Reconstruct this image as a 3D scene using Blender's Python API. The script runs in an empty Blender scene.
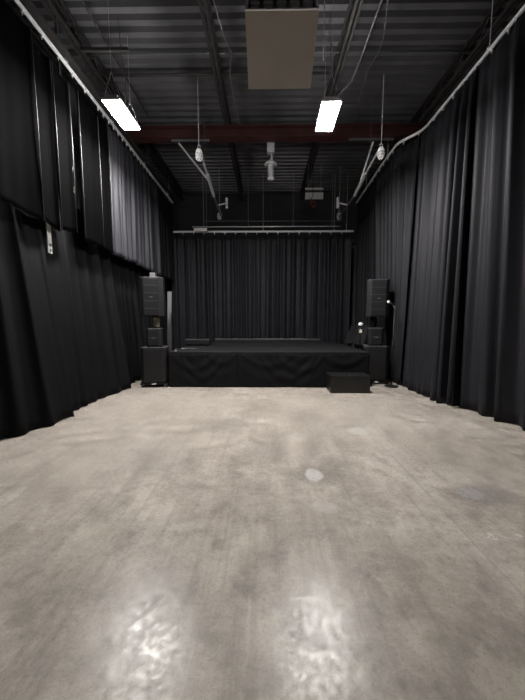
import bpy, bmesh, math, random
from mathutils import Vector, Matrix
C = bpy.context.scene.collection
scn = bpy.context.scene
R = math.radians

# ---------------- camera, world, exposure ----------------
cam = bpy.data.cameras.new('camera'); co = bpy.data.objects.new('camera', cam); C.objects.link(co)
cam.sensor_fit = 'VERTICAL'; cam.sensor_height = 36; cam.lens = 290 / 700 * 36
cam.clip_start = 0.05; cam.clip_end = 100
co.location = (0, 0, 1.5)
co.rotation_euler = (R(90) - math.atan(28 / 290), 0, math.atan(3.5 / 290))
scn.camera = co
w = bpy.data.worlds.new('world'); scn.world = w; w.use_nodes = True
w.node_tree.nodes['Background'].inputs[0].default_value = (0.8, 0.85, 1, 1)
w.node_tree.nodes['Background'].inputs[1].default_value = 0.0
vs = scn.view_settings
vs.view_transform = 'Standard'; vs.look = 'None'; vs.exposure = 0.0; vs.gamma = 1; vs.use_curve_mapping = False
LIGHT = 540.0

# ---------------- materials ----------------
def mat(name, col, rough=0.6, metal=0.0, spec=0.5, bump=None, var=None, sheen=0.0):
    m = bpy.data.materials.new(name); m.use_nodes = True
    nt = m.node_tree; b = nt.nodes['Principled BSDF']
    b.inputs['Base Color'].default_value = (*col, 1); b.inputs['Roughness'].default_value = rough
    b.inputs['Metallic'].default_value = metal; b.inputs['Specular IOR Level'].default_value = spec
    if sheen:
        b.inputs['Sheen Weight'].default_value = sheen; b.inputs['Sheen Roughness'].default_value = 0.45
    tc = nt.nodes.new('ShaderNodeTexCoord')
    if var:                                   # (scale, amount) colour mottling
        n = nt.nodes.new('ShaderNodeTexNoise'); n.inputs['Scale'].default_value = var[0]; n.inputs['Detail'].default_value = 6
        nt.links.new(tc.outputs['Object'], n.inputs['Vector'])
        cr = nt.nodes.new('ShaderNodeValToRGB')
        lo = tuple(c * (1 - var[1]) for c in col); hi = tuple(min(1, c * (1 + var[1])) for c in col)
        cr.color_ramp.elements[0].position = .3; cr.color_ramp.elements[1].position = .7
        cr.color_ramp.elements[0].color = (*lo, 1); cr.color_ramp.elements[1].color = (*hi, 1)
        nt.links.new(n.outputs['Fac'], cr.inputs[0]); nt.links.new(cr.outputs[0], b.inputs['Base Color'])
    if bump:                                  # (scale, strength, distance)
        n = nt.nodes.new('ShaderNodeTexNoise'); n.inputs['Scale'].default_value = bump[0]; n.inputs['Detail'].default_value = 4
        nt.links.new(tc.outputs['Object'], n.inputs['Vector'])
        bp = nt.nodes.new('ShaderNodeBump'); bp.inputs['Strength'].default_value = bump[1]; bp.inputs['Distance'].default_value = bump[2]
        nt.links.new(n.outputs['Fac'], bp.inputs['Height']); nt.links.new(bp.outputs[0], b.inputs['Normal'])
    return m

M = {}
M['velour'] = mat('black_velour', (.0065, .0065, .0078), .68, spec=.15, bump=(240, .25, .002), var=(3, .15), sheen=.01)
M['velour_soft'] = mat('charcoal_velour', (.0100, .0100, .0130), .6, spec=.22, bump=(240, .25, .002), var=(3, .15), sheen=.02)
M['commando'] = mat('black_commando_cloth', (.0012, .0012, .0013), .95, spec=.02, bump=(300, .2, .001), var=(4, .15))
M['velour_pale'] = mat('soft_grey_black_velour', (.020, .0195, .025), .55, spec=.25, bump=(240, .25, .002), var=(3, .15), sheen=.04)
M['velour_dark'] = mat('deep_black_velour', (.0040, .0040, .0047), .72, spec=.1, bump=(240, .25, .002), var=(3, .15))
M['skirt'] = mat('black_skirt_cloth', (.0035, .0035, .004), .75, spec=.12, bump=(300, .2, .001))
M['deck'] = mat('galvanised_deck', (.145, .145, .155), .38, .45, var=(1.5, .2))
M['joist'] = mat('grey_primer_steel', (.032, .029, .028), .55, .2, var=(6, .2))
M['girder'] = mat('red_primer_steel', (.045, .013, .012), .6, .0, var=(4, .2), bump=(30, .1, .002))
M['wall'] = mat('dark_painted_wall', (.05, .05, .053), .8, var=(1.5, .15))
M['wall_pale'] = mat('pale_board', (.12, .12, .125), .7, var=(3, .1))
M['alu'] = mat('aluminium', (.85, .86, .88), .33, .3, bump=(60, .05, .001))
M['galv'] = mat('zinc_steel', (.66, .67, .69), .4, .3)
M['galv_dull'] = mat('dull_zinc_steel', (.22, .22, .23), .5, .7)
M['black_plastic'] = mat('black_plastic', (.006, .006, .0065), .45, bump=(180, .2, .001))
M['grille'] = mat('black_grille', (.008, .008, .009), .5, .3, bump=(420, .5, .002))
M['edge'] = mat('grey_trim_lit_edge', (.06, .06, .065), .4)  # plain grey trim; on speaker tops it paints in caught light
M['black_metal'] = mat('black_metal', (.015, .015, .016), .3, .5)
M['wood_black'] = mat('black_painted_plywood', (.006, .006, .0065), .4, bump=(25, .1, .003), var=(8, .2))
M['stage'] = mat('black_stage_top', (.010, .010, .011), .45, bump=(16, .35, .01), var=(5, .5))
M['beige'] = mat('beige_enamel', (.35, .315, .275), .5, .0, var=(2, .05))
M['beige_pole'] = mat('tan_metal', (.35, .31, .25), .4, .3)
M['white'] = mat('white_plastic', (.88, .88, .88), .4)
M['white_metal'] = mat('white_enamel', (.6, .6, .6), .4)
M['rubber'] = mat('black_rubber', (.01, .01, .01), .7)
M['orange'] = mat('red_cord', (.35, .05, .03), .5)
M['label'] = mat('pale_label', (.5, .48, .36), .6)
M['cable'] = mat('black_cable', (.02, .02, .02), .5)
M['lens'] = mat('clear_grey_lens', (.55, .56, .58), .15)

em = bpy.data.materials.new('lamp_diffuser'); em.use_nodes = True; nt = em.node_tree
b = nt.nodes['Principled BSDF']; b.inputs['Base Color'].default_value = (.8, .8, .8, 1)
b.inputs['Emission Color'].default_value = (1, .965, .94, 1); b.inputs['Emission Strength'].default_value = LIGHT
M['emit'] = em
M['lit_edge'] = mat('grey_lit_edge', (.085, .085, .092), .45)  # paler grey paints in the light caught along drape edges

def floor_material():
    m = bpy.data.materials.new('polished_concrete'); m.use_nodes = True; nt = m.node_tree; N = nt.nodes; L = nt.links
    b = N['Principled BSDF']; tc = N.new('ShaderNodeTexCoord')
    def noise(sc, det=6, rough=.55, vec=None, dist=0):
        n = N.new('ShaderNodeTexNoise'); n.inputs['Scale'].default_value = sc; n.inputs['Detail'].default_value = det
        n.inputs['Roughness'].default_value = rough; n.inputs['Distortion'].default_value = dist
        L.new(vec or tc.outputs['Object'], n.inputs['Vector']); return n.outputs['Fac']
    def mr(v, a, b_, c=0., d=1.):
        n = N.new('ShaderNodeMapRange'); n.inputs[1].default_value = a; n.inputs[2].default_value = b_
        n.inputs[3].default_value = c; n.inputs[4].default_value = d; L.new(v, n.inputs[0]); return n.outputs[0]
    def mix(f, a, c2, mode='MIX'):
        n = N.new('ShaderNodeMix'); n.data_type = 'RGBA'; n.blend_type = mode
        if isinstance(f, float): n.inputs[0].default_value = f
        else: L.new(f, n.inputs[0])
        for i, v in ((6, a), (7, c2)):
            if isinstance(v, tuple): n.inputs[i].default_value = (*v, 1)
            else: L.new(v, n.inputs[i])
        return n.outputs[2]
    def math_(op, a, b2=None):
        n = N.new('ShaderNodeMath'); n.operation = op
        for i, v in enumerate((a, b2)):
            if v is None: continue
            if isinstance(v, (float, int)): n.inputs[i].default_value = v
            else: L.new(v, n.inputs[i])
        return n.outputs[0]
    mp = N.new('ShaderNodeMapping'); mp.inputs['Scale'].default_value = (1.0, .55, 1); L.new(tc.outputs['Object'], mp.inputs[0])
    n1 = noise(1.1, 7, .6, dist=.3); n2 = noise(4.5, 8, .65); n3 = noise(26, 6, .7); n4 = noise(150, 3, .6)
    col = mix(mr(n1, .32, .68), (.285, .252, .215), (.450, .408, .358))
    col = mix(math_('MULTIPLY', mr(n2, .47, .68), .75), col, (.150, .132, .118))
    col = mix(math_('MULTIPLY', mr(n2, .48, .25), .35), col, (.46, .43, .40))
    col = mix(math_('MULTIPLY', mr(n3, .55, .75), .35), col, (.15, .135, .12))
    col = mix(math_('MULTIPLY', mr(n4, .55, .72), .5), col, (.13, .12, .11))
    n5 = noise(4.2, 9, .72, dist=.4); n6 = noise(55, 8, .75)
    col = mix(math_('MULTIPLY', mr(n5, .46, .60), .3), col, (.165, .145, .130))
    col = mix(math_('MULTIPLY', mr(n5, .46, .36), .25), col, (.52, .48, .42))
    col = mix(math_('MULTIPLY', mr(n6, .50, .66), .38), col, (.14, .125, .115))
    # streaks along the room from sweeping and trolley wheels
    mp2 = N.new('ShaderNodeMapping'); mp2.inputs['Scale'].default_value = (9, .25, 1); L.new(tc.outputs['Object'], mp2.inputs[0])
    st = noise(1.6, 5, .6, mp2.outputs[0])
    col = mix(math_('MULTIPLY', mr(st, .5, .68), .38), col, (.17, .15, .135))
    mp3 = N.new('ShaderNodeMapping'); mp3.inputs['Scale'].default_value = (.3, 6, 1); L.new(tc.outputs['Object'], mp3.inputs[0])
    st2 = noise(1.3, 5, .6, mp3.outputs[0])
    col = mix(math_('MULTIPLY', mr(st2, .55, .75), .18), col, (.45, .42, .39))
    sep = N.new('ShaderNodeSeparateXYZ'); L.new(tc.outputs['Object'], sep.inputs[0])
    X, Yy = sep.outputs[0], sep.outputs[1]
    # saw joints
    for ax, pos in ((X, -1.5), (X, 1.42), (Yy, 5.35)):
        d = math_('ABSOLUTE', math_('SUBTRACT', ax, pos))
        col = mix(math_('MULTIPLY', mr(d, .012, .004), .35), col, (.13, .12, .11))
        col = mix(math_('MULTIPLY', mr(d, .10, .0), .14), col, (.5, .46, .42))
    # repair patches and stains with ragged outlines
    wob = math_('MULTIPLY', math_('SUBTRACT', noise(9, 4), .5), .9)
    def patch(x, y, rx, ry, c, amt, soft=.25):
        nonlocal col
        u = math_('DIVIDE', math_('SUBTRACT', X, x), rx); v = math_('DIVIDE', math_('SUBTRACT', Yy, y), ry)
        d = math_('SQRT', math_('ADD', math_('MULTIPLY', u, u), math_('MULTIPLY', v, v)))
        d = math_('ADD', d, wob)
        col = mix(math_('MULTIPLY', mr(d, 1 + soft, 1 - soft), amt), col, c)
    patch(.50, 2.73, .24, .16, (.16, .145, .13), .55, .35)
    patch(.47, 2.73, .088, .12, (.44, .43, .41), .75, .15)
    patch(.47, 2.24, .11, .07, (.40, .375, .345), .55, .2)
    patch(1.86, 2.42, .27, .15, (.15, .138, .13), .7, .35)
    patch(1.80, 2.44, .11, .09, (.27, .26, .25), .7, .15)
    patch(1.27, 3.9, .13, .14, (.42, .41, .39), .5, .2)
    patch(.42, 3.68, .11, .12, (.40, .38, .355), .5, .2)
    patch(.0, 3.3, .2, .3, (.16, .145, .13), .35, .5)
    patch(-.65, 4.1, .3, .3, (.17, .155, .14), .35, .5)
    patch(.55, 4.6, .3, .3, (.19, .17, .15), .35, .5)
    patch(-.1, 2.5, .12, .14, (.17, .155, .14), .35, .5)
    patch(.8, 3.0, .2, .12, (.17, .155, .14), .3, .5)
    patch(-1.2, 3.1, .4, .3, (.18, .165, .15), .25, .6)
    # crack on the right
    cr = N.new('ShaderNodeMath'); cr.operation = 'ABSOLUTE'
    wv = math_('MULTIPLY', math_('SUBTRACT', noise(5, 5), .5), .5)
    L.new(math_('ADD', math_('SUBTRACT', Yy, 1.93), wv), cr.inputs[0])
    mask = math_('MULTIPLY', mr(cr.outputs[0], .007, .003), mr(X, 1.5, 1.55))
    col = mix(math_('MULTIPLY', mask, .6), col, (.5, .48, .46))
    L.new(col, b.inputs['Base Color'])
    rg = math_('ADD', mr(n2, .3, .7, .21, .33), mr(n3, .3, .7, -.05, .07))
    L.new(rg, b.inputs['Roughness']); L.new(mr(n3, .35, .7, .27, .05), b.inputs['Specular IOR Level'])
    bp = N.new('ShaderNodeBump'); bp.inputs['Strength'].default_value = .4; bp.inputs['Distance'].default_value = .003
    h = math_('ADD', math_('MULTIPLY', n2, .7), math_('ADD', math_('MULTIPLY', n3, .35), math_('MULTIPLY', n6, .30)))
    L.new(h, bp.inputs['Height']); L.new(bp.outputs[0], b.inputs['Normal'])
    return m
M['floor'] = floor_material()

# ---------------- helpers ----------------
def link(name, me, m, parent=None, loc=None, smooth=False):
    o = bpy.data.objects.new(name, me); C.objects.link(o)
    if m is not None and not me.materials: me.materials.append(m)
    if parent: o.parent = parent
    if loc: o.location = loc
    if smooth:
        for p in me.polygons: p.use_smooth = True
    return o
def obj(name, bm, m, parent=None, loc=None, smooth=False, bevel=0):
    me = bpy.data.meshes.new(name)
    bmesh.ops.recalc_face_normals(bm, faces=bm.faces)
    bm.to_mesh(me); bm.free()
    o = link(name, me, m, parent, loc, smooth)
    if bevel:
        md = o.modifiers.new('bevel', 'BEVEL'); md.width = bevel; md.segments = 2; md.limit_method = 'ANGLE'
    return o
def thing(name, label, cat, loc=(0, 0, 0), rz=0, group=None):
    o = bpy.data.objects.new(name, None); C.objects.link(o); o.location = loc; o.rotation_euler = (0, 0, rz)
    o.empty_display_size = .1
    return tag(o, label, cat, group)
def tag(o, label, cat, group=None):
    o['label'] = label; o['category'] = cat
    if group: o['group'] = group
    return o
def struct(o): o['kind'] = 'structure'; return o
def box(bm, x0, x1, y0, y1, z0, z1, mtx=None):
    vs_ = [bm.verts.new((x, y, z)) for x in (x0, x1) for y in (y0, y1) for z in (z0, z1)]
    if mtx:
        for v in vs_: v.co = mtx @ v.co
    for f in ((0, 1, 3, 2), (4, 6, 7, 5), (0, 4, 5, 1), (2, 3, 7, 6), (0, 2, 6, 4), (1, 5, 7, 3)):
        bm.faces.new([vs_[i] for i in f])
    return bm
def tube(bm, pts, r, n=10, cap=True):
    pts = [Vector(p) for p in pts]; rings = []
    rs = r if isinstance(r, (list, tuple)) else [r] * len(pts)
    ref = None
    for i, p in enumerate(pts):
        d = (pts[min(i + 1, len(pts) - 1)] - pts[max(i - 1, 0)]).normalized()
        if ref is None: ref = Vector((1, 0, 0)) if abs(d.x) < .9 else Vector((0, 0, 1))
        a = (ref - d * ref.dot(d)).normalized(); c = d.cross(a); ref = a
        rings.append([bm.verts.new(p + (a * math.cos(k * 2 * math.pi / n) + c * math.sin(k * 2 * math.pi / n)) * rs[i]) for k in range(n)])
    for i in range(len(rings) - 1):
        for k in range(n):
            bm.faces.new((rings[i][k], rings[i][(k + 1) % n], rings[i + 1][(k + 1) % n], rings[i + 1][k]))
    if cap:
        bm.faces.new(rings[0][::-1]); bm.faces.new(rings[-1])
    return bm
def lathe(bm, prof, n=24, c=(0, 0, 0), mtx=None):
    rings = []
    for r, z in prof:
        ring = []
        for k in range(n):
            v = Vector((r * math.cos(k * 2 * math.pi / n), r * math.sin(k * 2 * math.pi / n), z))
            if mtx: v = mtx @ v
            ring.append(bm.verts.new(v + Vector(c)))
        rings.append(ring)
    for i in range(len(rings) - 1):
        for k in range(n):
            bm.faces.new((rings[i][k], rings[i][(k + 1) % n], rings[i + 1][(k + 1) % n], rings[i + 1][k]))
    bm.faces.new(rings[0][::-1]); bm.faces.new(rings[-1]); return bm
def prism(bm, poly, z0, z1):
    a = [bm.verts.new((x, y, z0)) for x, y in poly]; c = [bm.verts.new((x, y, z1)) for x, y in poly]
    bm.faces.new(a[::-1]); bm.faces.new(c); n = len(poly)
    for i in range(n): bm.faces.new((a[i], a[(i + 1) % n], c[(i + 1) % n], c[i]))
    return bm
def BM(): return bmesh.new()
def copy_tree(o, parent=None):
    c = o.copy(); C.objects.link(c)
    if parent: c.parent = parent
    for ch in list(o.children): copy_tree(ch, c)
    return c
def smoothbevel(o, wd): 
    md = o.modifiers.new('bevel', 'BEVEL'); md.width = wd; md.segments = 2; md.limit_method = 'ANGLE'

# ---------------- room shell ----------------
XL, XR, YB, YF, ZC = -3.95, 4.15, 11.5, -5.0, 6.4
struct(obj('floor', box(BM(), XL - .2, XR + .2, YF - .2, YB + .2, -.15, 0), M['floor']))
struct(obj('wall_left', box(BM(), XL - .2, XL, YF, YB, 0, ZC), M['wall']))
struct(obj('wall_right', box(BM(), XR, XR + .2, YF, YB, 0, ZC), M['wall']))
struct(obj('wall_back', box(BM(), XL - .2, XR + .2, YB, YB + .2, 0, ZC), M['wall']))
struct(obj('wall_front', box(BM(), XL - .2, XR + .2, YF - .2, YF, 0, ZC), M['wall']))
# corrugated roof deck: trapezoid ribs run across the room
bm = BM(); per = .2; y = YF - .2; prof = []
while y < YB + .2:
    prof += [(y, ZC), (y + .085, ZC), (y + .11, ZC + .075), (y + .175, ZC + .075)]; y += per
lo = [(bm.verts.new((XL - .2, a, z)), bm.verts.new((XR + .2, a, z))) for a, z in prof]
hi = [(bm.verts.new((XL - .2, a, z + .15)), bm.verts.new((XR + .2, a, z + .15))) for a, z in (prof[0], prof[-1])]
for i in range(len(lo) - 1): bm.faces.new((lo[i][0], lo[i][1], lo[i + 1][1], lo[i + 1][0]))
bm.faces.new((hi[0][0], hi[1][0], hi[1][1], hi[0][1]))
struct(obj('ceiling', bm, M['deck']))

# ---------------- roof steel ----------------
bm = BM()
box(bm, XL + .01, XR - .01, 7.18, 7.42, 5.80, 5.825); box(bm, XL + .01, XR - .01, 7.18, 7.42, 6.03, 6.055); box(bm, XL + .01, XR - .01, 7.29, 7.31, 5.82, 6.04)
tag(obj('steel_girder', bm, M['girder']), 'dark red steel girder crossing the ceiling just beyond the lights', 'girder')
def joist(x, label):
    t = thing('roof_joist', label, 'joist', (x, 0, 0), group='roof joists along the room')
    bm = BM()
    for s in (-.035, .035): box(bm, s - .02, s + .02, -4.8, 11.45, 6.06, 6.085)
    for s in (-.058, .055): box(bm, s, s + .004, -4.8, 11.45, 6.06, 6.11)
    obj('bottom_chord', bm, M['joist'], t)
    bm = BM()
    for s in (-.035, .035): box(bm, s - .022, s + .022, -4.8, 11.45, 6.37, 6.398)
    obj('top_chord', bm, M['joist'], t)
    bm = BM(); y = -4.7; up = True
    while y < 11.2:
        tube(bm, [(0, y, 6.085 if up else 6.37), (0, y + .3, 6.37 if up else 6.085)], .011, 6); y += .3; up = not up
    obj('web_bars', bm, M['joist'], t)
joist(-3.17, 'steel roof joist above the left curtain track')
joist(-.92, 'steel roof joist left of the beige heater')
joist(1.33, 'steel roof joist just right of the beige heater')
joist(3.58, 'steel roof joist above the right curtain track')

# pipes and conduits under the deck
def pipe(name, label, cat, pts, r, m, group=None, n=8):
    o = obj(name, tube(BM(), pts, r, n), m, smooth=True); tag(o, label, cat, group); return o
pipe('conduit', 'thin grey conduit crossing the ceiling behind the beige heater', 'conduit', [(-3.6, 5.72, 6.33), (3.9, 5.72, 6.33)], .013, M['galv_dull'])
pipe('bridging_pipe', 'thicker dark pipe crossing the ceiling above the lights', 'pipe', [(-3.1, 6.02, 6.22), (1.2, 6.02, 6.22)], .026, M['joist'])
pipe('conduit', 'thin conduit along the top of the far wall, over the stage', 'conduit', [(-3.9, 11.3, 6.28), (1.0, 11.3, 6.28)], .018, M['galv_dull'])
pipe('conduit', 'grey conduit running lengthwise along the ceiling right of the heater, bending near the right light', 'conduit',
     [(1.62, 2.0, 6.0), (1.62, 5.5, 6.0), (1.56, 5.8, 5.9), (1.42, 6.1, 5.9), (1.42, 7.1, 5.9)], .016, M['galv_dull'])
pipe('conduit', 'dark conduit running lengthwise close right of the left joist', 'conduit', [(-2.72, 2.0, 6.22), (-2.72, 7.1, 6.22)], .014, M['joist'])
for s, x, lab in ((0, -.8, 'loose grey cable drooping from the joist left of the heater'), (1, 1.75, 'loose grey cable drooping right of the right light')):
    pts = [(x, 4.0, 6.33), (x + .02, 4.7, 6.2), (x + .12, 5.1, 6.05), (x + .2, 5.5, 6.15), (x + .12, 5.85, 6.13), (x + .14, 6.4, 6.0), (x + .2, 7.0, 5.95)]
    P = []
    for i in range(len(pts) - 1):
        for k in range(4):
            a, c = Vector(pts[i]), Vector(pts[i + 1]); P.append(a.lerp(c, k / 4))
    P.append(Vector(pts[-1]))
    pipe('cable', lab, 'cable', P, .008, M['galv_dull'], n=6)
# strut channels behind the girder
for x0, x1, lab in ((-2.25, -1.35, 'short grey strut channel under the girder at left'), (1.95, 3.0, 'grey strut channel under the girder at right')):
    bm = BM(); box(bm, x0, x1, 7.28, 7.32, 5.755, 5.798)
    tag(obj('strut_channel', bm, M['galv_dull']), lab, 'strut')
bm = BM(); box(bm, -3.1, -2.3, 5.26, 5.31, 6.01, 6.058)
tag(obj('strut_channel', bm, M['joist']), 'dark strut channel clamped below the left joist, ahead of the left light', 'strut')
# brown steel rail carrying the left track
t = thing('support_rail', 'dark brown steel rail above the left curtain track', 'rail', (0, 0, 0))
bm = BM(); box(bm, -3.23, -3.11, 1.5, 10.5, 5.68, 5.69); box(bm, -3.23, -3.222, 1.5, 10.5, 5.69, 5.73); box(bm, -3.118, -3.11, 1.5, 10.5, 5.69, 5.73)
obj('rail', bm, M['joist'], t)
for y in (2, 3.4, 4.8, 6.2, 8.2, 10): obj('hanger_rod', tube(BM(), [(-3.17, y, 5.69), (-3.17, y, 6.06)], .008, 6), M['galv_dull'], t)

# ---------------- lights ----------------
def high_bay(x, y, label, rz=0):
    t = thing('high_bay_light', label, 'light', (x, y, 4.9), rz, 'high bay lights')
    bm = BM(); box(bm, -.15, .15, -.35, .35, .012, .05); box(bm, -.09, .09, -.33, .33, .05, .10)
    obj('housing', bm, M['white_metal'], t)
    bm = BM(); box(bm, -.142, .142, -.34, .34, .0, .012)
    obj('diffuser', bm, M['emit'], t)
    bm = BM(); box(bm, .11, .12, -.22, .22, .051, .056); box(bm, -.12, -.11, -.22, .22, .051, .056)
    obj('added_uplight_strip', bm, M['emit'], t)  # added glowing strips, put in to brighten the ceiling above
    for s in (-1, 1):
        for q in (-.12, .12):
            obj('hanging_wire', tube(BM(), [(q, s * .30, .10), (0, s * .30, .45), (0, s * .30, 6.395 - 4.9)], .0025, 6), M['galv'], t)
    obj('power_cord', tube(BM(), [(.05, 0, .10), (.07, .02, .6), (.02, -.02, 1.1), (0, 0, 6.395 - 4.9)], .005, 6), M['cable'], t)
    return t
high_bay(-2.39, 5.14, 'glowing rectangular light beside the left curtain track', R(-1))
high_bay(1.025, 5.22, 'glowing rectangular light hanging right of centre past the heater', R(-1))

# ---------------- unit heater ----------------
t = thing('unit_heater', 'boxy beige ceiling heater hanging at top centre', 'heater', (.17, 3.76, 4.67))
tilt = Matrix.Rotation(R(-31), 4, 'X')
bm = BM()
# casing: open toward the camera
W, D, H = .40, .34, .55; th = .012
box(bm, -W, W, -D, D, 0, th, tilt); box(bm, -W, W, -D, D, H - th, H, tilt)
box(bm, -W, -W + th, -D, D, th, H - th, tilt); box(bm, W - th, W, -D, D, th, H - th, tilt); box(bm, -W, W, D - th, D, th, H - th, tilt)
obj('casing', bm, M['beige'], t)
bm = BM(); box(bm, -W, W, -D - .012, -D, -.004, .03, tilt); box(bm, -W, -W + .03, -D - .012, -D, .03, H, tilt); box(bm, W - .03, W, -D - .012, -D, .03, H, tilt)
obj('front_frame', bm, M['alu'], t)
for i in range(5):
    for j in range(2):
        bm = BM(); cx = -.30 + .15 * i; cz = .12 + .2 * j
        mt = tilt @ Matrix.Translation((cx, -D + .05, cz)) @ Matrix.Rotation(R(90), 4, 'X')
        lathe(bm, [(.055, 0), (.055, .03), (.045, .035), (.045, .0)], 16, mtx=mt)
        obj('burner_tube', bm, M['alu'], t)
bm = BM(); box(bm, -W + .02, W - .02, -D + .06, -D + .075, .03, H - .02, tilt); obj('inner_panel', bm, M['black_metal'], t)
for sx in (-.4, .4):
    for sy in (-.38, .38):
        p = tilt @ Vector((sx * .95, sy * .8, H - .03)); obj('hanger_rod', tube(BM(), [p, (p.x, p.y, 6.395 - 4.67)], .006, 6), M['galv'], t)
obj('flue_pipe', tube(BM(), [tilt @ Vector((0, D - .05, .45)), (0, .62, .9), (0, .70, 6.39 - 4.67)], .06, 14), M['galv_dull'], t, smooth=True)
pipe('pull_cord', 'thin pale cord hanging along the right edge of the beige heater', 'cord', [(.62, 3.45, 6.395), (.62, 3.45, 4.33)], .005, M['white'], n=6)

# ---------------- curtains ----------------
def interp(path, t):
    seg = [(Vector(path[i + 1]) - Vector(path[i])).length for i in range(len(path) - 1)]
    d = t * sum(seg)
    for i, s in enumerate(seg):
        if d <= s or i == len(seg) - 1:
            return Vector(path[i]).lerp(Vector(path[i + 1]), d / s if s else 0)
        d -= s
def curtain(label, bot, top, z0, z1, lam, amp, seed, m, side=1, nz=26, group=None, hem_fn=None, top_fn=None, curl=0, cat='curtain', name='curtain', lean=.03, flat=0):
    rnd = random.Random(seed)
    length = sum((Vector(bot[i + 1]) - Vector(bot[i])).length for i in range(len(bot) - 1))
    # irregular folds: each has its own width, depth and sideways drift
    edges = [0.0]; ph = []
    while edges[-1] < length: edges.append(edges[-1] + lam * rnd.uniform(.55, 1.5))
    k_ = length / edges[-1]; edges = [e * k_ for e in edges]; edges.append(length + lam)
    amps = [rnd.uniform(.35, 1.25) for _ in edges]; offs = [rnd.uniform(-1, 1) for _ in edges]; drift = [rnd.uniform(-1, 1) for _ in edges]
    bend = [rnd.uniform(-1, 1) for _ in edges]
    ns = max(24, int(length / (lam / 12)))
    verts = []; faces = []
    def fold(s, z):
        u = (z - z0) / (z1 - z0)
        s2 = s
        k = 0
        while k < len(edges) - 2 and s > edges[k + 1]: k += 1
        f = (s - edges[k]) / (edges[k + 1] - edges[k])
        sh = lean * ((1 - f) * drift[k] + f * drift[k + 1]) * (1 - u) * 4 * (f * (1 - f)) 
        f = min(1, max(0, f + sh / lam))
        a = (1 - f) * amps[k] + f * amps[k + 1]
        c = math.cos(2 * math.pi * f)
        ridge = (.5 + .5 * c) ** 1.5 * 2 - .8                      # round ridges, wide valleys
        a *= (1 - .55 * max(0, u - .9) / .1) * (.75 + .25 * math.sin(2.2 * u + bend[k] * 3))
        wv = .12 * math.sin(s * 2 * math.pi / lam * 2.3 + 3 * offs[k] * u + seed)
        slow = .35 * math.sin(s * 1.7 + seed) * (1 - u)
        return amp * (ridge * a * (1 - flat) + wv + slow)
    for j in range(nz + 1):
        for i in range(ns + 1):
            tt = i / ns; s = tt * length
            zz0 = z0 + (hem_fn(s, tt) if hem_fn else .012 * math.sin(s * 9 + seed)); zz1 = z1 + (top_fn(s, tt) if top_fn else -.02 * abs(math.sin(s * math.pi / .3)))
            u = j / nz; z = zz0 + (zz1 - zz0) * u
            pb = interp(bot, tt); pt = interp(top, tt); p = pb.lerp(pt, u)
            e = 1e-3; q = interp(bot, min(1, tt + e)) - interp(bot, max(0, tt - e)); q.normalize()
            nrm = Vector((-q.y, q.x)) * side
            o = fold(s, z)
            if curl:
                for ed in (s, length - s):
                    if ed < .05: o += curl * (1 - ed / .05) ** 1.5
            p = p + nrm * o
            verts.append((p.x, p.y, z))
    for j in range(nz):
        for i in range(ns):
            a = j * (ns + 1) + i; faces.append((a, a + 1, a + ns + 2, a + ns + 1))
    me = bpy.data.meshes.new(name); me.from_pydata(verts, [], faces)
    o = link(name, me, m, smooth=True)
    md = o.modifiers.new('cloth', 'SOLIDIFY'); md.thickness = .004
    return tag(o, label, cat, group)

G = 'stage drapes'
# back wall drapes (five panels)
xs = [-3.28, -2.05, -.8, .42, 1.66, 2.92]
bl = ['black back drape at the far left, beside the left speaker stack', 'black back drape behind the low black case on the stage', 'black back drape just left of the centre of the stage',
      'black back drape just right of the centre of the stage', 'black back drape at the far right, beside the right side curtain']
for i in range(5):
    curtain(bl[i], [(xs[i] + .008, 10.3), (xs[i + 1] - .008, 10.3)], [(xs[i] + .008, 10.27), (xs[i + 1] - .008, 10.27)], .02, 4.44, .30, .10, 11 + i, M['velour_soft'], side=-1, group='back drapes behind the stage')
# right wall drapes
rb = [(3.66, 1.0), (3.62, 3.96), (3.50, 4.5), (3.40, 5.0)]; rt = [(3.40, 1.0), (3.36, 5.0)]
curtain('tall black curtain nearest the camera on the right', rb, rt, .015, 5.5, .36, .10, 36, M['velour_soft'], nz=34, group='right wall curtains')
curtain('tall black curtain in the middle of the right wall', [(3.39, 5.01), (3.27, 5.5), (3.23, 6.0), (3.20, 6.68)], [(3.36, 5.01), (3.34, 6.68)], .015, 5.5, .23, .10, 32, M['velour_soft'], nz=34, group='right wall curtains')
curtain('tall black curtain on the right, behind the microphone stand', [(3.20, 6.70), (3.25, 7.1), (3.20, 8.3)], [(3.33, 6.70), (3.07, 7.15), (3.05, 8.3)], .015, 5.5, .21, .09, 33, M['velour_soft'], nz=34, group='right wall curtains')
curtain('tall black curtain at the far right corner of the stage', [(3.21, 8.32), (3.12, 10.2)], [(3.06, 8.32), (3.10, 10.2)], .015, 5.5, .20, .07, 34, M['velour'], nz=34, group='right wall curtains')
# left lower drapes
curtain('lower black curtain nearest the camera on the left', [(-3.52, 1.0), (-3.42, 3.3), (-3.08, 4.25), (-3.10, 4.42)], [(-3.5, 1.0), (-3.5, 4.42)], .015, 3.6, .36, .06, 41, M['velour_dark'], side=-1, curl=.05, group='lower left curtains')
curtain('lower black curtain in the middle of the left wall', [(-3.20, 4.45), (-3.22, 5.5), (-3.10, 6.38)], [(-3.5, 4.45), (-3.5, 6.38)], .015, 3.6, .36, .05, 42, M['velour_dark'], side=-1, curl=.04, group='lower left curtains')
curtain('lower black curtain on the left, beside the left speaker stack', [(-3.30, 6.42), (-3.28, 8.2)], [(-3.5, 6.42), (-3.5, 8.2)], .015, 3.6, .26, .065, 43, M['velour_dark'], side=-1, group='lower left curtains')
curtain('lower black curtain at the far left corner of the stage', [(-3.28, 8.22), (-3.30, 10.2)], [(-3.5, 8.22), (-3.5, 10.2)], .015, 3.6, .26, .065, 44, M['velour_dark'], side=-1, group='lower left curtains')
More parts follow.
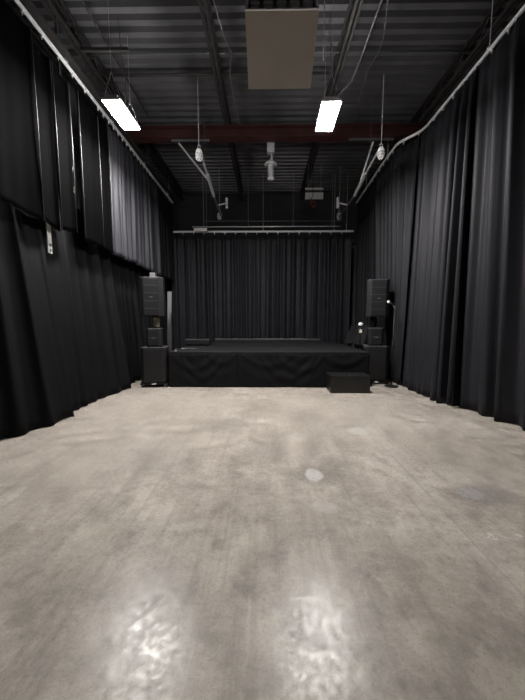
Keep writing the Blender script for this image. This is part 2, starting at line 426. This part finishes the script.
# left upper drapes: flat near ones, pleated far ones
GU = 'upper left drapes'
def drop(a, b_): return lambda s, t: a + (b_ - a) * t
X0 = -3.2
curtain('upper black drape nearest the camera on the left', [(X0, 1.0), (X0, 4.23)], [(X0, 1.0), (X0, 4.23)], 2.98, 5.42, .55, .03, 51, M['commando'], side=-1, group=GU, curl=.03, hem_fn=lambda s, t: -.07 * t + .06 * max(0, 1 - abs(s - 2.75) * 3))
curtain('flat narrow upper drape, first before the white bracket', [(X0 - .02, 4.25), (X0 - .02, 4.60)], [(X0 - .02, 4.25), (X0 - .02, 4.60)], 2.95, 5.40, .5, .012, 52, M['commando'], side=-1, group=GU, curl=.035, hem_fn=drop(.04, -.06), top_fn=drop(0, -.05))
curtain('flat upper drape just past the white bracket', [(X0, 4.61), (X0, 4.96)], [(X0, 4.61), (X0, 4.96)], 2.98, 5.38, .5, .012, 53, M['commando'], side=-1, group=GU, curl=.035, hem_fn=drop(-.05, .0), top_fn=drop(0, -.08))
curtain('flat upper drape right of the gap with the small pale boxes', [(X0, 5.18), (X0, 5.76)], [(X0, 5.18), (X0, 5.76)], 2.94, 5.38, .28, .02, 54, M['commando'], side=-1, group=GU, curl=.03, hem_fn=drop(0, -.01), top_fn=drop(0, -.05))
curtain('narrow flat upper drape just before the pleated ones', [(X0, 5.78), (X0, 6.12)], [(X0, 5.78), (X0, 6.12)], 2.92, 5.40, .28, .02, 58, M['commando'], side=-1, group=GU, curl=.03, top_fn=drop(0, -.03))
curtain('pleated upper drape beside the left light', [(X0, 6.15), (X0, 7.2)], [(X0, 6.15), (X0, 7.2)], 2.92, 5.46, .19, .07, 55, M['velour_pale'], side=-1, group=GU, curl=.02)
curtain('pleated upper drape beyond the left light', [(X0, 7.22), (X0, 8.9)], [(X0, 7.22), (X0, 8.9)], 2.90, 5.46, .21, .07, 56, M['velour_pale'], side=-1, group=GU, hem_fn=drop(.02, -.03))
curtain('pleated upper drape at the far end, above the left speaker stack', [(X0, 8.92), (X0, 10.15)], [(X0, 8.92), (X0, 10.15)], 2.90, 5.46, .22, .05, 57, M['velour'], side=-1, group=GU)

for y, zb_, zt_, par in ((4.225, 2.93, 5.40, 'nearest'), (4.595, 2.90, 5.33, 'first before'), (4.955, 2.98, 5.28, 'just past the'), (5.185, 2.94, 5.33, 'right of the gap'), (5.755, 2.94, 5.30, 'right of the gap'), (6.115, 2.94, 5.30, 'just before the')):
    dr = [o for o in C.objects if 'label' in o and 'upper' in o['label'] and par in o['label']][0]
    bm = BM(); tube(bm, [(-3.14, y, zb_), (-3.135, y, (zb_ + zt_) / 2), (-3.14, y, zt_)], .0045, 6); obj('lit_edge_line', bm, M['lit_edge'], dr, smooth=True)  # thin grey line painting the light caught by the drape's edge
# curtain tracks
def track(label, pts, hooks, r=.029, square=True, bracket=(), ceil=6.06):
    t = thing('curtain_track', label, 'curtain track')
    obj('rail', tube(BM(), pts, r, 8), M['alu'], t, smooth=False)
    for h in hooks:
        bm = BM(); x, y, z = h
        box(bm, x - .012, x + .012, y - .012, y + .012, z - r - .035, z - r + .002)
        tube(bm, [(x, y, z - r - .03), (x, y, z - r - .066)], .006, 6)
        obj('curtain_hook', bm, M['alu'], t)
    for bx in bracket:
        x, y, z = bx; bm = BM()
        box(bm, x - .03, x + .03, y - .02, y + .02, z - .01, z + .04); tube(bm, [(x, y, z + .03), (x, y, ceil)], .007, 6)
        obj('track_bracket', bm, M['galv'], t)
    return t
zt = 5.6
pts = [(3.38, 1, zt), (3.38, 6.55, zt)]
for k in range(7):
    a = k / 6; pts.append((3.36 - .33 * (3 * a * a - 2 * a ** 3), 6.62 + .62 * a, zt))
pts += [(3.03, 8.2, zt), (3.12, 10.5, zt)]
hk = [(3.38, 1.2 + .3 * i, zt) for i in range(18)] + [(3.30, 6.73, zt), (3.12, 7.05, zt)] + [(3.035 + .03 * max(0, (7.4 + .28 * i - 8.2)), 7.4 + .28 * i, zt) for i in range(11)]
track('silver curtain track with a bend along the right wall', pts, hk, bracket=[(3.38, 2.4, zt), (3.38, 4.85, zt), (3.03, 7.7, zt), (3.08, 9.4, zt)], ceil=6.395)
pts = [(-3.2, 1, zt), (-3.2, 7.0, zt), (-3.22, 8.5, zt), (-3.22, 10.4, zt)]
hk = [(-3.2, 1.2 + .33 * i, zt) for i in range(14)] + [(-3.205, 5.9 + .19 * i, zt) for i in range(24)]
track('silver curtain track along the left wall under the brown rail', pts, hk, bracket=[(-3.2, y, zt) for y in (2.2, 3.6, 5.0, 6.4, 8.0, 9.8)], ceil=5.68)
zb = 4.56
hk = [(-3.2 + .36 * i, 10.2, zb) for i in range(17)]
t = track('silver pipe track holding the back drapes over the stage', [(-3.35, 10.2, zb), (2.95, 10.2, zb)], hk, r=.035, bracket=[(-3.28, 10.2, zb), (-2.12, 10.2, zb), (-.1, 10.2, zb), (2.3, 10.2, zb), (2.72, 10.2, zb)], ceil=6.395)
t = thing('batten', 'slim bright batten just above the back curtain pipe', 'batten')
obj('tube', tube(BM(), [(-2.49, 10.1, 4.69), (2.5, 10.1, 4.69)], .02, 10), M['alu'], t, smooth=True)
for x in (-2.0, -.6, .9, 2.2): obj('hanging_wire', tube(BM(), [(x, 10.1, 4.70), (x, 10.1, 6.395)], .004, 6), M['galv'], t)
t = thing('strut_channel', 'perforated strut hanging behind the bright batten above the stage', 'strut')
bm = BM(); box(bm, -2.2, 2.75, 10.9, 10.93, 5.13, 5.155)
obj('channel', bm, M['galv_dull'], t)
bm = BM()
for i in range(18): box(bm, -.55 + i * .12, -.50 + i * .12, 10.895, 10.9, 5.118, 5.13)
obj('teeth', bm, M['galv'], t)
for x in (-2.0, 0.2, 2.6): obj('hanging_wire', tube(BM(), [(x, 10.915, 5.15), (x, 10.915, 6.395)], .004, 6), M['galv_dull'], t)
bm = BM(); box(bm, -2.42, -1.98, 10.03, 10.09, 4.53, 4.64)
t = thing('fixture_box', 'pale box clamped to the left end of the back curtain pipe', 'box'); obj('body', bm, M['white_metal'], t, bevel=.006)
bm = BM(); box(bm, -2.3, -2.26, 10.03, 10.164, 4.60, 4.61); box(bm, -2.12, -2.08, 10.03, 10.164, 4.60, 4.61); obj('clamp', bm, M['galv'], t)

# ---------------- hanging battens with caged pendants ----------------
def pendant(x, y, z, s, label):
    t = thing('caged_pendant', label, 'pendant', (x, y, z), group='white caged pendants')
    obj('lens', lathe(BM(), [(.02 * s, -.12 * s), (.055 * s, -.10 * s), (.072 * s, -.04 * s), (.07 * s, .02 * s), (.05 * s, .06 * s)], 20), M['lens'], t, smooth=True)
    obj('cap', lathe(BM(), [(.075 * s, .03 * s), (.08 * s, .06 * s), (.06 * s, .11 * s), (.03 * s, .13 * s), (.02 * s, .14 * s)], 20), M['white'], t, smooth=True)
    bm = BM()
    for k in range(6):
        a = k * math.pi / 3
        tube(bm, [(math.cos(a) * r, math.sin(a) * r, zz) for r, zz in ((.082 * s, .05 * s), (.088 * s, -.03 * s), (.07 * s, -.10 * s), (.02 * s, -.14 * s))], .006 * s, 6)
    for r, zz in ((.088, -.03), (.075, -.09)):
        tube(bm, [(math.cos(k * math.pi / 8) * r * s, math.sin(k * math.pi / 8) * r * s, zz * s) for k in range(17)], .006 * s, 6)
    obj('cage', bm, M['white'], t)
    bm = BM(); tube(bm, [(-.03 * s, 0, .14 * s), (-.03 * s, 0, .20 * s), (.03 * s, 0, .20 * s), (.03 * s, 0, .14 * s)], .007 * s, 6); obj('hook', bm, M['galv'], t)
    obj('hanging_wire', tube(BM(), [(0, 0, .20 * s), (0, 0, 6.395 - z)], .007, 6), M['galv'], t)
pendant(-1.38, 6.3, 4.92, .85, 'larger white caged pendant at left, above the stage front')
pendant(2.34, 6.3, 4.93, .85, 'larger white caged pendant at right, next to the right curtain')
pendant(-1.50, 9.7, 4.90, .85, 'small far white caged pendant at left, over the curtain pipe')
pendant(2.34, 9.7, 4.88, .85, 'small far white caged pendant at right, over the curtain pipe')
def arm(xs_, lab, side):
    t = thing('hanging_pipe', lab, 'pipe')
    x0, x1 = xs_
    P = [(x0 - .0, 6.42, 5.02), (x0, 7.3, 4.93), (x0, 8.0, 4.80), (x1, 9.58, 4.80)]
    obj('pipe', tube(BM(), [P[0], P[1]], .022, 8), M['galv'], t)
    obj('sleeve', tube(BM(), [(x0, 7.15, 4.95), (x0, 7.98, 4.80)], .042, 8), M['galv'], t)
    obj('rear_pipe', tube(BM(), [P[2], P[3]], .026, 8), M['galv_dull'], t)
    obj('brace', tube(BM(), [(x0 - (.70 if side > 0 else -.20), 7.3, 5.73), (x0, 7.55, 4.93)], .022, 8), M['galv'], t)
    bm = BM(); sx = side if side > 0 else -1
    tube(bm, [(x1, 8.6, 4.80), (x1 - .28 * -side * 1, 8.6, 4.86)], .02, 8); obj('side_arm', bm, M['galv'], t)
    bm = BM(); cx = x1 + .30 * side; box(bm, cx - .03, cx + .03, 8.56, 8.64, 4.72, 5.0); obj('end_plate', bm, M['galv'], t)
    for y, z in ((6.9, 4.97), (9.2, 4.82)): obj('hanging_wire', tube(BM(), [(x0, y, z), (x0, y, 6.395)], .004, 6), M['galv_dull'], t)
arm((-1.38, -1.42), 'angled grey pipe with brace hanging between the two left pendants', 1)
arm((2.32, 2.32), 'angled grey pipe with brace hanging between the two right pendants', -1)

# centre ceiling device
t = thing('ceiling_speaker', 'grey cylinder device hanging from a small box at centre ceiling', 'ceiling device', (.11, 7.55, 0))
bm = BM(); box(bm, -.09, .09, -.07, .07, 5.62, 5.96); obj('junction_box', bm, M['galv'], t, bevel=.006)
obj('stem', tube(BM(), [(0, 0, 5.96), (0, 0, 6.395)], .012, 8), M['galv_dull'], t)
obj('neck', tube(BM(), [(.02, 0, 5.62), (.03, 0, 5.52), (.02, 0, 5.44)], .025, 10), M['galv'], t, smooth=True)
obj('collar', lathe(BM(), [(.03, 5.48), (.07, 5.44), (.16, 5.36), (.16, 5.345), (.06, 5.34)], 20), M['galv'], t, smooth=True)
obj('barrel', lathe(BM(), [(.075, 5.34), (.075, 5.06), (.09, 5.04), (.09, 5.01), (.05, 5.0)], 20), M['alu'], t, smooth=True)
# panel with a bar and red cord
t = thing('power_box', 'small grey panel hanging under a white bar above the stage', 'panel', (1.50, 9.5, 0))
bm = BM(); box(bm, -.28, .28, -.015, .015, 5.32, 5.52); obj('panel', bm, M['galv'], t, bevel=.004)
bm = BM(); box(bm, -.28, .28, -.03, .03, 5.60, 5.655); obj('bar', bm, M['white_metal'], t, bevel=.004)
for x in (-.2, .2): obj('hanging_wire', tube(BM(), [(x, 0, 5.52), (x, 0, 6.395)], .004, 6), M['galv'], t)
pipe('cord', 'red and grey looped cord dangling in front of the small hanging panel', 'cord',
     [(1.45, 9.44, 6.39), (1.45, 9.44, 5.40), (1.40, 9.44, 5.32), (1.38, 9.44, 5.295)], .009, M['cable'], n=6)
lp = [(1.38, 9.44, 5.28), (1.39, 9.44, 5.18), (1.46, 9.44, 5.07), (1.53, 9.44, 5.08), (1.54, 9.44, 5.16), (1.48, 9.44, 5.22), (1.42, 9.44, 5.24), (1.38, 9.44, 5.28)]
pipe('hook_loop', 'red loop at the end of the dangling cord above the stage', 'hook', lp, .014, M['orange'], n=6)
# items on the left wall drapes
bm = BM(); box(bm, -3.37, -3.34, 5.05, 5.09, 3.2, 6.39)
tag(obj('wall_strut', bm, M['joist']), 'dark vertical strut seen in the gap between the upper left drapes', 'strut')
bm = BM(); box(bm, -3.33, -3.31, 4.50, 4.58, 2.55, 4.9)
t = thing('wall_bracket', 'vertical white metal bracket showing below the upper left drapes', 'bracket'); obj('plate', bm, M['white_metal'], t, bevel=.004)
bm = BM(); box(bm, -3.305, -3.295, 4.52, 4.56, 2.58, 2.62); box(bm, -3.305, -3.295, 4.52, 4.56, 2.66, 2.69); obj('bolts', bm, M['galv_dull'], t)
for z, h, c, lab in ((4.02, .09, 'white_metal', 'small grey box in the drape gap, the upper one'), (3.68, .10, 'label', 'small pale box in the drape gap, the lower one')):
    bm = BM(); box(bm, -3.31, -3.25, 5.02, 5.11, z, z + h); box(bm, -3.34, -3.31, 5.04, 5.09, z + .02, z + h - .02)
    tag(obj('junction_box', bm, M[c], bevel=.004), lab, 'box')

# ---------------- stage ----------------
t = thing('stage', 'low black platform stage with a black cloth skirt', 'stage', (0, 0, 0))
xl, xr, y0, y1, zs = -2.23, 2.34, 6.6, 9.95, .82
bm = BM(); box(bm, xl, xr, y0, y1, zs - .05, zs); obj('deck', bm, M['stage'], t, bevel=.006)
bm = BM(); box(bm, xl - .004, xr + .004, y0 - .02, y0 - .002, zs - .05, zs - .006); obj('front_trim', bm, M['black_metal'], t)
for x in (xl + .15, -.75, .75, xr - .15):
    for y in (y0 + .2, 8.2, y1 - .15):
        obj('leg', tube(BM(), [(x, y, 0), (x, y, zs - .05)], .025, 8), M['galv_dull'], t)
def skirt(x0, x1, seed, swags):
    ns, nz = int((x1 - x0) / .02), 34; V = []; F = []
    for j in range(nz + 1):
        u = j / nz
        for i in range(ns + 1):
            x = x0 + (x1 - x0) * i / ns; z = .012 + (zs - .07) * u
            d = 0
            for sx0, sx1, dep in swags:
                c = (sx0 + sx1) / 2; hw = (sx1 - sx0) / 2; q = (x - c) / hw
                if abs(q) < 1:
                    catn = 1 - dep * (1 - q * q)                     # height of hanging curve
                    d += .010 * (1 - q * q) ** .5 * math.sin((u - catn) * 15) * math.exp(-abs(u - catn - .1) * 2.2)
            d += .010 * math.sin(x * 5 + seed + u) * (1 - u) + .002 * math.sin(x * 23 + 2 * seed)
            d += .02 * (1 - u) + .01
            V.append((x, y0 - .02 - max(d, .0), z))
    for j in range(nz):
        for i in range(ns):
            a = j * (ns + 1) + i; F.append((a, a + 1, a + ns + 2, a + ns + 1))
    me = bpy.data.meshes.new('skirt'); me.from_pydata(V, [], F); o = link('skirt', me, M['skirt'], t, smooth=True)
    md = o.modifiers.new('cloth', 'SOLIDIFY'); md.thickness = .003; md.offset = -1
skirt(xl, -.63, 1, [(-2.2, -1.1, .55), (-1.4, -.63, .35), (-2.0, -.9, .8)])
skirt(-.65, xr, 2, [(-.6, .7, .45), (.2, 1.4, .6), (1.2, 2.36, .4), (-.2, 1.2, .85)])
for sx, n_ in ((xl - .01, 0), (xr + .01, 1)):
    V = []; F = []; ns, nz = 90, 10
    for j in range(nz + 1):
        for i in range(ns + 1):
            y = y0 - .02 + (y1 - y0) * i / ns; u = j / nz
            s = -1 if n_ == 0 else 1
            V.append((sx + s * (.008 + .01 * math.sin(y * 17) * (1 - u)), y, .012 + (zs - .07) * u))
    for j in range(nz):
        for i in range(ns):
            a = j * (ns + 1) + i; F.append((a, a + 1, a + ns + 2, a + ns + 1))
    me = bpy.data.meshes.new('skirt'); me.from_pydata(V, [], F); link('skirt', me, M['skirt'], t, smooth=True)

# long low box at the back of the stage
t = thing('floor_bar', 'long low black bar along the back of the stage', 'bar', (0, 0, zs))
bm = BM(); box(bm, -1.68, 1.78, 9.5, 9.68, 0, .14); obj('body', bm, M['wood_black'], t, bevel=.008)
bm = BM(); box(bm, -1.66, 1.76, 9.49, 9.5, .10, .125); obj('edge_strip', bm, M['edge'], t)
# case on stage left
t = thing('equipment_case', 'low black equipment case on the left of the stage', 'case', (-1.98, 8.45, zs))
bm = BM(); box(bm, -.36, .36, -.18, .18, .03, .19); obj('body', bm, M['black_plastic'], t, bevel=.02)
bm = BM(); box(bm, -.30, .30, -.19, -.178, .05, .16); obj('front_grille', bm, M['grille'], t)
bm = BM(); box(bm, -.345, .345, -.187, -.178, .166, .176); obj('edge_trim', bm, M['edge'], t)
for sx in (-.25, .25):
    bm = BM(); box(bm, sx - .03, sx + .03, -.15, .15, 0, .03); obj('foot', bm, M['rubber'], t)
bm = BM(); tube(bm, [(.36, -.08, .10), (.40, -.08, .10), (.40, .08, .10), (.36, .08, .10)], .008, 6); obj('handle', bm, M['black_metal'], t)
# cable tail / floor clutter at stage left
pts = [(-1.75 - .03 * i + .0, 7.35 + .05 * math.sin(i * .9), zs + .012) for i in range(14)]
pipe('cable', 'thin grey cable lying on the left front of the stage', 'cable', pts, .009, M['galv_dull'], n=6)
t = thing('metal_clip', 'small pale metal clip on the left stage corner', 'clip', (-2.12, 6.75, zs))
bm = BM(); box(bm, -.03, .03, -.02, .02, 0, .012); tube(bm, [(0, 0, .01), (0, 0, .05), (.02, 0, .06)], .008, 8); obj('body', bm, M['beige_pole'], t)

# step box
t = thing('step_box', 'black wooden step box on the floor at the right of the stage', 'step box', (1.78, 6.03, 0))
bm = BM(); box(bm, -.415, .415, 0, .44, 0, .35); obj('body', bm, M['wood_black'], t, bevel=.006)
bm = BM(); box(bm, -.425, .425, -.012, .45, .35, .372); obj('tread', bm, M['wood_black'], t, bevel=.006)
bm = BM(); lathe(bm, [(.03, 0), (.03, .012), (.012, .016)], 14, (.0, .14, .375)); obj('bolt_cap', bm, M['edge'], t, smooth=True)

# ---------------- speaker stacks ----------------
def cab(parent_name, label, cat, loc, rz, W, D, H, ch, group=None, accents=3, feet=True, badge=True, grill_in=.03):
    t = thing(parent_name, label, cat, loc, rz, group)
    hw = W / 2; f0 = -D / 2; b0 = D / 2; z = .02 if feet else 0
    poly = [(-hw, f0 + ch), (-hw + ch * 1.1, f0), (hw - ch * 1.1, f0), (hw, f0 + ch), (hw * .86, b0), (-hw * .86, b0)]
    obj('body', prism(BM(), poly, z, H), M['black_plastic'], t, bevel=.008)
    g = hw - ch * 1.1 - .012
    bm = BM(); box(bm, -g, g, f0 - .012, f0 - .001, z + grill_in, H - grill_in); obj('grille', bm, M['grille'], t, bevel=.004)
    poly2 = [(x * 1.012, y * 1.012) for x, y in poly]
    obj('top_cap', prism(BM(), poly2, H, H + .014), M['edge'], t, bevel=.003)  # lighter colour paints the light caught by the top edge
    for k in range(accents):
        zz = z + (H - z) * (k + 1) / (accents + 1)
        bm = BM(); box(bm, -g, g, f0 - .018, f0 - .011, zz - .004, zz + .004); obj('grille_bar', bm, M['edge'], t)
    if badge:
        bm = BM(); box(bm, -.035, .035, f0 - .022, f0 - .011, H * .5 - .007, H * .5 + .007); obj('badge', bm, M['galv_dull'], t, bevel=.002)
    for s in (-1, 1):
        bm = BM(); box(bm, s * hw * .93 - .006, s * hw * .93 + .006, -.06, .06, H * .6, H * .6 + .04); obj('handle', bm, M['black_metal'], t)
    if feet:
        for sx in (-1, 1):
            for sy in (-1, 1):
                obj('foot', lathe(BM(), [(.02, 0), (.02, .02)], 10, (sx * hw * .75, sy * D * .36, 0)), M['rubber'], t)
    return t
def dolly(label, loc, rz, W, D, h, white=False):
    t = thing('speaker_dolly', label, 'dolly', loc, rz, 'speaker dollies')
    bm = BM(); box(bm, -W / 2, W / 2, -D / 2, D / 2, h - .03, h); obj('platform', bm, M['black_metal'], t, bevel=.004)
    bm = BM(); box(bm, -.05, .05, -D / 2 - .004, -D / 2, h - .025, h - .008); obj('tag_plate', bm, M['white'], t)
    for sx in (-1, 1):
        for sy in (-1, 1):
            cx, cy = sx * (W / 2 - .05), sy * (D / 2 - .05)
            cst = obj('caster', box(BM(), cx - .03, cx + .03, cy - .02, cy + .02, h - .05, h - .03), M['white_metal'], t)
            bm = BM()
            for q in (-.022, .022): box(bm, cx + q - .003, cx + q + .003, cy - .02, cy + .025, .03, h - .05)
            obj('fork', bm, M['white_metal'], cst)
            bm = BM(); lathe(bm, [(.02, -.015), (.035, -.013), (.035, .013), (.02, .015)], 16, (cx, cy, .035), Matrix.Rotation(R(90), 4, 'Y')); obj('wheel', bm, M['rubber'], cst, smooth=True)
def stack(side, cx, y, rz, base_z, names, sub_h, sm_z, top_z):
    dolly(names[0], (cx, y + .3, 0), rz, .62, .58, base_z)
    cab('subwoofer', names[1], 'speaker', (cx, y + .3, base_z), rz, .58, .60, sub_h - base_z, .07, 'subwoofers', 0, badge=False)
    cab('small_speaker', names[2], 'speaker', (cx + side * -.02, y + .25, sub_h + .014), rz, .36, .32, .42, .05, 'small speakers', 1, badge=True)
    p = thing('speaker_pole', names[3], 'pole', (cx + (.0 if side > 0 else -.03), y + .48, sub_h + .014), rz, 'speaker poles')
    obj('tube', tube(BM(), [(0, 0, 0), (0, 0, top_z - sub_h - .014)], .02, 12), M['black_metal'], p, smooth=True)
    obj('adapter', lathe(BM(), [(.075, .455), (.085, .47), (.085, top_z - sub_h - .05), (.06, top_z - sub_h - .015)], 18, (0, -.06, 0)), M['beige_pole'] if side < 0 else M['black_metal'], p, smooth=True)
    cab('main_speaker', names[4], 'speaker', (cx + side * -.0, y + .28, top_z), rz, .52, .44, .86, .08, 'main speakers', 4, feet=False)
stack(-1, -2.61, 6.5, R(8), .10, ['wheeled black dolly under the left speaker stack', 'large black subwoofer at the bottom of the left speaker stack',
      'small black speaker in the middle of the left speaker stack', 'pole with tan collar in the left speaker stack', 'tall black main speaker on top of the left speaker stack'], .91, .94, 1.63)
stack(1, 2.70, 6.92, R(-8), .08, ['flat black dolly under the right speaker stack', 'large black subwoofer at the bottom of the right speaker stack',
      'small black speaker in the middle of the right speaker stack', 'black pole with black collar in the right speaker stack', 'tall black main speaker on top of the right speaker stack'], .91, .94, 1.63)
# receiver on left top speaker
t = thing('mounting_box', 'small grey box on top of the left main speaker', 'box', (-2.60, 6.78, 2.504))
bm = BM(); box(bm, -.06, .06, -.05, .05, 0, .12); box(bm, -.10, .14, -.06, .06, 0, .03); obj('body', bm, M['galv_dull'], t, bevel=.004)
# pale board behind the left stack
bm = BM(); mt = Matrix.Translation((-2.63, 7.75, 0)) @ Matrix.Rotation(R(2), 4, 'Y')
box(bm, -.055, .055, -.01, .01, .012, 2.30, mt)
tag(obj('pale_board', bm, M['wall_pale'], bevel=.003), 'tall narrow pale grey board standing behind the left speaker stack', 'board')
pts = [(-2.29, 6.93 + .02 * i, 1.72 - .04 * i + .012 * i * i) for i in range(4)] + [(-2.28, 7.0, 1.45), (-2.28, 7.02, 1.1), (-2.275, 7.0, .6), (-2.275, 7.0, .02)]
pipe('cable', 'black cable hanging down the side of the left speaker stack', 'cable', pts, .007, M['cable'], n=6)

# ---------------- microphone stand (floor right) ----------------
t = thing('microphone_stand', 'straight black microphone stand on a round base by the right curtain', 'microphone stand', (2.92, 6.68, 0))
obj('base', lathe(BM(), [(.145, 0), (.15, .012), (.135, .025), (.05, .035), (.03, .05)], 28), M['black_metal'], t, smooth=True)
obj('pole', tube(BM(), [(0, 0, .04), (0, 0, 1.80)], .014, 10), M['black_metal'], t, smooth=True)
obj('clutch', lathe(BM(), [(.022, .95), (.024, .97), (.024, 1.05), (.02, 1.07)], 12), M['rubber'], t, smooth=True)
bm = BM(); tube(bm, [(0, 0, 1.79), (0, 0, 1.845), (-.03, 0, 1.86)], .013, 8); tube(bm, [(-.005, -.02, 1.845), (-.005, .02, 1.845)], .016, 8); obj('clip', bm, M['galv_dull'], t)
mi = thing('microphone', 'black handheld microphone with silver head clipped on the floor stand', 'microphone', (2.91, 6.68, 1.88))
obj('body', tube(BM(), [(.0, 0, .0), (-.11, 0, .06)], [.013, .020], 12), M['black_plastic'], mi, smooth=True)
bm = BM(); bmesh.ops.create_uvsphere(bm, u_segments=16, v_segments=12, radius=.032, matrix=Matrix.Translation((-.135, 0, .073))); obj('head', bm, M['galv'], mi, smooth=True)

# stand on stage with white head
t = thing('stage_stand', 'dark post with white head and pale label at the right back of stage', 'stand', (2.30, 7.1, zs))
obj('base', lathe(BM(), [(.045, 0), (.045, .02), (.02, .03)], 16), M['black_metal'], t, smooth=True)
obj('post', tube(BM(), [(0, 0, .02), (0, 0, .60)], .016, 10), M['black_metal'], t, smooth=True)
obj('head', lathe(BM(), [(.04, .59), (.055, .61), (.055, .65), (.035, .67)], 18), M['white'], t, smooth=True)
bm = BM(); box(bm, -.03, .03, -.03, .02, .42, .50); obj('label_plate', bm, M['label'], t, bevel=.003)
# bunched cloth at the right rear of the stage
curtain('bunched black cloth sagging onto the right rear corner of the stage', [(2.45, 9.3), (2.62, 8.7), (2.72, 8.1)], [(2.80, 9.5), (2.9, 8.9), (2.92, 8.3)], .85, 1.42, .13, .09, 71, M['velour'], nz=16, name='cloth_bundle', cat='cloth')
